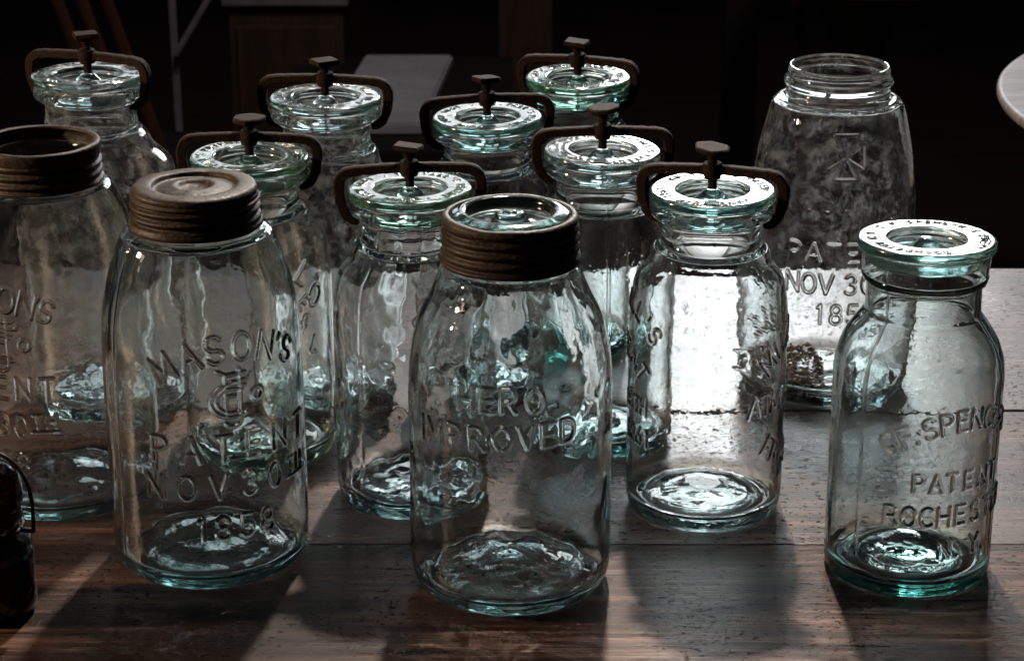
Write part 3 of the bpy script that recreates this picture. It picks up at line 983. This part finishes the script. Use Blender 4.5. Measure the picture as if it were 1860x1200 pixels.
def tube(bm, pts, r, nseg=10):
    P = catmull(pts, r * 2.0) if len(pts) > 2 else np.array(pts)
    T = np.gradient(P, axis=0)
    T /= np.linalg.norm(T, axis=1)[:, None]
    up = np.array([0, 1, 0.001])
    rings = []
    for p_, t_ in zip(P, T):
        a = np.cross(t_, up)
        a /= np.linalg.norm(a) + 1e-9
        b = np.cross(t_, a)
        rings.append([bm.verts.new(p_ + r * (math.cos(q) * a + math.sin(q) * b)) for q in np.linspace(0, 2 * math.pi, nseg, endpoint=False)])
    for A, B in zip(rings[:-1], rings[1:]):
        for j in range(nseg):
            bm.faces.new((A[j], A[(j + 1) % nseg], B[(j + 1) % nseg], B[j]))
    bm.faces.new(rings[0][::-1])
    bm.faces.new(rings[-1])


bm = bmesh.new()
tube(bm, [(-.0290, -.006, .056), (-.0292, -.005, .072), (-.026, -.004, .088), (-.016, -.003, .1005), (0, -.002, .1045), (.016, -.003, .1000), (.0258, -.004, .087), (.0290, -.005, .072), (.0288, -.006, .054)], .0013)
ringp = [(.0208 * math.cos(a), .0208 * math.sin(a), .0548) for a in np.linspace(0, 2 * math.pi, 40)]
tube(bm, ringp, .0013)
tube(bm, [(.0208, -.004, .0548), (.0255, -.006, .0550), (.0290, -.006, .0545)], .0016)
tube(bm, [(-.0208, -.004, .0548), (-.0255, -.006, .0550), (-.0290, -.006, .0545)], .0016)
bm_obj('wire_bail', bm, M['wire'], t)

# ------------------------------------------------------------------ table
t = thing('plank_table', 'worn dark wooden plank table carrying all the glass jars', 'table', (0, 0, 0))


def plank(y0, y1, mat, seed):
    nx, ny = 160, 24
    X = np.linspace(-1.15, 1.25, nx)
    Yp = np.concatenate([[y0, y0 + .0008, y0 + .002], np.linspace(y0 + .005, y1 - .005, ny), [y1 - .002, y1 - .0008, y1]])
    e = np.minimum(Yp - y0, y1 - Yp)
    drop = -.0005 * np.clip(1 - e / .0010, 0, 1) ** 2
    gx, gy = np.meshgrid(X, Yp, indexing='ij')
    gz = np.repeat(drop[None], nx, 0) - .0003 * (1 + value_noise(gx, gy, .12, .06, seed)) * .5
    top = np.stack([gx, gy, gz], -1).reshape(-1, 3)
    n = len(Yp)
    f = [(i * n + j, (i + 1) * n + j, (i + 1) * n + j + 1, i * n + j + 1) for i in range(nx - 1) for j in range(n - 1)]
    bot = top.copy()
    bot[:, 2] = -.032
    N = len(top)
    fb = [tuple(N + q for q in ff[::-1]) for ff in f]
    side = []
    for i in range(nx - 1):
        for j, rev in ((0, False), (n - 1, True)):
            q = (i * n + j, (i + 1) * n + j, N + (i + 1) * n + j, N + i * n + j)
            side.append(q[::-1] if not rev else q)
    for j in range(n - 1):
        for i, rev in ((0, True), (nx - 1, False)):
            q = (i * n + j, i * n + j + 1, N + i * n + j + 1, N + i * n + j)
            side.append(q[::-1] if not rev else q)
    return mesh_obj('plank', np.concatenate([top, bot]), np.array(f + fb + side), mat, t)


plank(.1600, .4864, M['wood_rear'], 1)
plank(-.0674, .1566, M['wood_mid'], 2)
plank(-.3300, -.06725, M['wood_front'], 3)
plank(-.5600, -.3308, M['wood_mid'], 4)
for sx in (-1.05, 1.12):
    for sy in (-.47, .40):
        bm = bmesh.new()
        box(bm, sx - .03, sx + .03, sy - .03, sy + .03, -.75, -.034, .004)
        bm_obj('leg', bm, M['wood_mid'], t, False)

# ------------------------------------------------------------------ room behind
M['floor'] = make_plain('dark_floor_boards', (.014, .007, .0055), (.042, .022, .017), .85, 3, (1, 8, 1))
bm = bmesh.new()
vs = [bm.verts.new(c) for c in ((-6, -4, -.75), (6, -4, -.75), (6, 7.0, -.75), (-6, 7.0, -.75))]
bm.faces.new(vs)
o = bm_obj('floor', bm, M['floor'], None, False)
o['kind'] = 'structure'
M['wall'] = make_plain('dark_wall', (.006, .005, .005), (.010, .008, .007), .9, 2)
bm = bmesh.new()
box(bm, -6, 6, 7.0, 7.1, -.75, 2.4)
o = bm_obj('wall', bm, M['wall'], None, False)
o['kind'] = 'structure'

M['pale'] = make_plain('pale_board', (.26, .265, .295), (.38, .39, .43), .6, 14)
M['steel'] = make_plain('grey_metal', (.10, .10, .11), (.18, .18, .195), .5, 20)
M['dkwood'] = make_plain('dark_brown_wood', (.026, .014, .0095), (.058, .032, .021), .6, 5, (8, 8, 1))
M['redwood'] = make_plain('red_brown_wood', (.045, .016, .009), (.10, .042, .023), .5, 4, (14, 14, .8))
M['blk'] = make_plain('black_wood', (.005, .004, .004), (.010, .007, .006), .7, 5)
M['white'] = make_plain('white_enamel', (.17, .17, .175), (.50, .50, .505), .5, 14, (1, 9, 1))
M['tan'] = make_plain('tan_wood', (.30, .19, .10), (.42, .28, .15), .5, 8, (2, 12, 1))

# low dark bench with a pale board on it
t = thing('low_bench', 'low dark bench behind the jars carrying a pale board', 'bench', (-.20, 2.36, -.75))
bm = bmesh.new()
box(bm, -.20, .20, -.32, .32, .38, .428, .006)
bm_obj('seat', bm, M['blk'], t, False)
for sx in (-.16, .16):
    for sy in (-.27, .27):
        bm = bmesh.new()
        box(bm, sx - .02, sx + .02, sy - .02, sy + .02, 0, .379, .003)
        bm_obj('leg', bm, M['blk'], t, False)
bm = bmesh.new()
lo = [(-.305, 2.115), (-.145, 2.115), (-.108, 2.60), (-.268, 2.60)]
b = [bm.verts.new((x, y, -.3215)) for x, y in lo]
c = [bm.verts.new((x, y, -.300)) for x, y in lo]
bm.faces.new(b[::-1])
bm.faces.new(c)
for i in range(4):
    bm.faces.new((b[i], b[(i + 1) % 4], c[(i + 1) % 4], c[i]))
bmesh.ops.bevel(bm, geom=list(bm.edges), offset=.004, segments=2, affect='EDGES')
o = bm_obj('pale_board', bm, M['pale'], None, False)
o['label'] = 'pale grey board lying on the low bench behind the jars'
o['category'] = 'board'

# grey stand with a brace
t = thing('metal_stand', 'thin grey stand with a slanted brace, left of the pale board', 'stand', (-.55, 2.2, -.75))
bm = bmesh.new()
bar(bm, (.000, 0, 0), (-.004, 0, .95), .008, .012, .002)
bm_obj('post', bm, M['steel'], t, False)
bm = bmesh.new()
bar(bm, (.001, -.012, .545), (.135, -.012, .76), .024, .010, .003)
bm_obj('brace', bm, M['steel'], t, False)
bm = bmesh.new()
box(bm, -.16, .16, -.02, .02, 0, .02, .004)
bm_obj('foot', bm, M['steel'], t, False)

# dark cabinet
t = thing('cabinet', 'dark brown cabinet with a lighter top edge at the back', 'cabinet', (-.412, 2.9, -.75))
bm = bmesh.new()
box(bm, -.105, .105, -.28, .25, .03, .535, .004)
bm_obj('carcass', bm, M['dkwood'], t, False)
bm = bmesh.new()
box(bm, -.115, .115, -.295, .26, .537, .556, .004)
bm_obj('top', bm, M['steel'], t, False)
bm = bmesh.new()
box(bm, -.09, .09, -.292, -.282, .08, .50, .003)
bm_obj('door', bm, M['dkwood'], t, False)

# upright board
t = thing('upright_board', 'tall dark brown board standing upright behind the farthest jar', 'board', (.026, 2.85, -.75))
bm = bmesh.new()
box(bm, -.052, .052, -.012, .012, 0, .72, .003)
bm_obj('panel', bm, M['dkwood'], t, False)

# chair of red-brown wood, upper left
t = thing('wooden_chair', 'dark chair with slanted red brown back posts at upper left', 'chair', (-.62, 1.75, -.75))
for dx in (-.035, .0, .035):
    bm = bmesh.new()
    bar(bm, (dx + .085, .02, .46), (dx - .075, -.02, 1.02), .020, .018, .006)
    bm_obj('back_post', bm, M['redwood'], t, False)
bm = bmesh.new()
box(bm, -.14, .16, -.02, .30, .42, .455, .008)
bm_obj('seat', bm, M['blk'], t, False)
for sx, sy in ((-.13, .01), (.17, .01), (-.13, .33), (.17, .33)):
    bm = bmesh.new()
    bar(bm, (sx * 1.1, sy, 0), (sx, sy, .419), .03, .03, .005)
    bm_obj('leg', bm, M['blk'], t, False)

# round pedestal table at upper right
t = thing('round_table', 'round dark pedestal table with a tan edge at upper right', 'table', (.575, 2.25, -.772))
lathe_obj('top', catmull([(0, .690), (.20, .690), (.235, .692), (.244, .700), (.246, .712), (.240, .720), (.20, .722), (0, .722)], .008), M['tan'], t, 96)
lathe_obj('pedestal', catmull([(0, .20), (.05, .20), (.045, .30), (.030, .40), (.040, .55), (.075, .66), (.085, .688), (0, .689)], .01), M['blk'], t, 40)
for a in (0.4, 2.5, 4.6):
    bm = bmesh.new()
    bar(bm, (.03 * math.cos(a), .03 * math.sin(a), .24), (.26 * math.cos(a), .26 * math.sin(a), .0), .035, .035, .006)
    bm_obj('foot', bm, M['blk'], t, False)

# dark post with a slanted strut
t = thing('dark_trestle', 'black trestle post with a brown strut behind the bright jar', 'trestle', (.41, 2.55, -.75))
bm = bmesh.new()
box(bm, -.030, .030, -.02, .02, 0, .75, .004)
bm_obj('post', bm, M['blk'], t, False)
bm = bmesh.new()
bar(bm, (.12, .03, .46), (.055, .03, .75), .022, .018, .004)
bm_obj('strut', bm, M['dkwood'], t, False)

# white round side table at the right edge
t = thing('side_table', 'white round tabletop just entering the picture at the right edge', 'table', (.918, .86, -.774))
lathe_obj('top', catmull([(0, .800), (.30, .815), (.405, .815), (.4095, .8165), (.411, .8195), (.4105, .8245), (.4085, .8268), (.404, .827), (.30, .827), (0, .827)], .004), M['white'], t, 160)
lathe_obj('pedestal', catmull([(0, 0), (.20, 0), (.20, .02), (.06, .05), (.04, .12), (.04, .72), (.09, .79), (0, .799)], .012), M['dkwood'], t, 48)
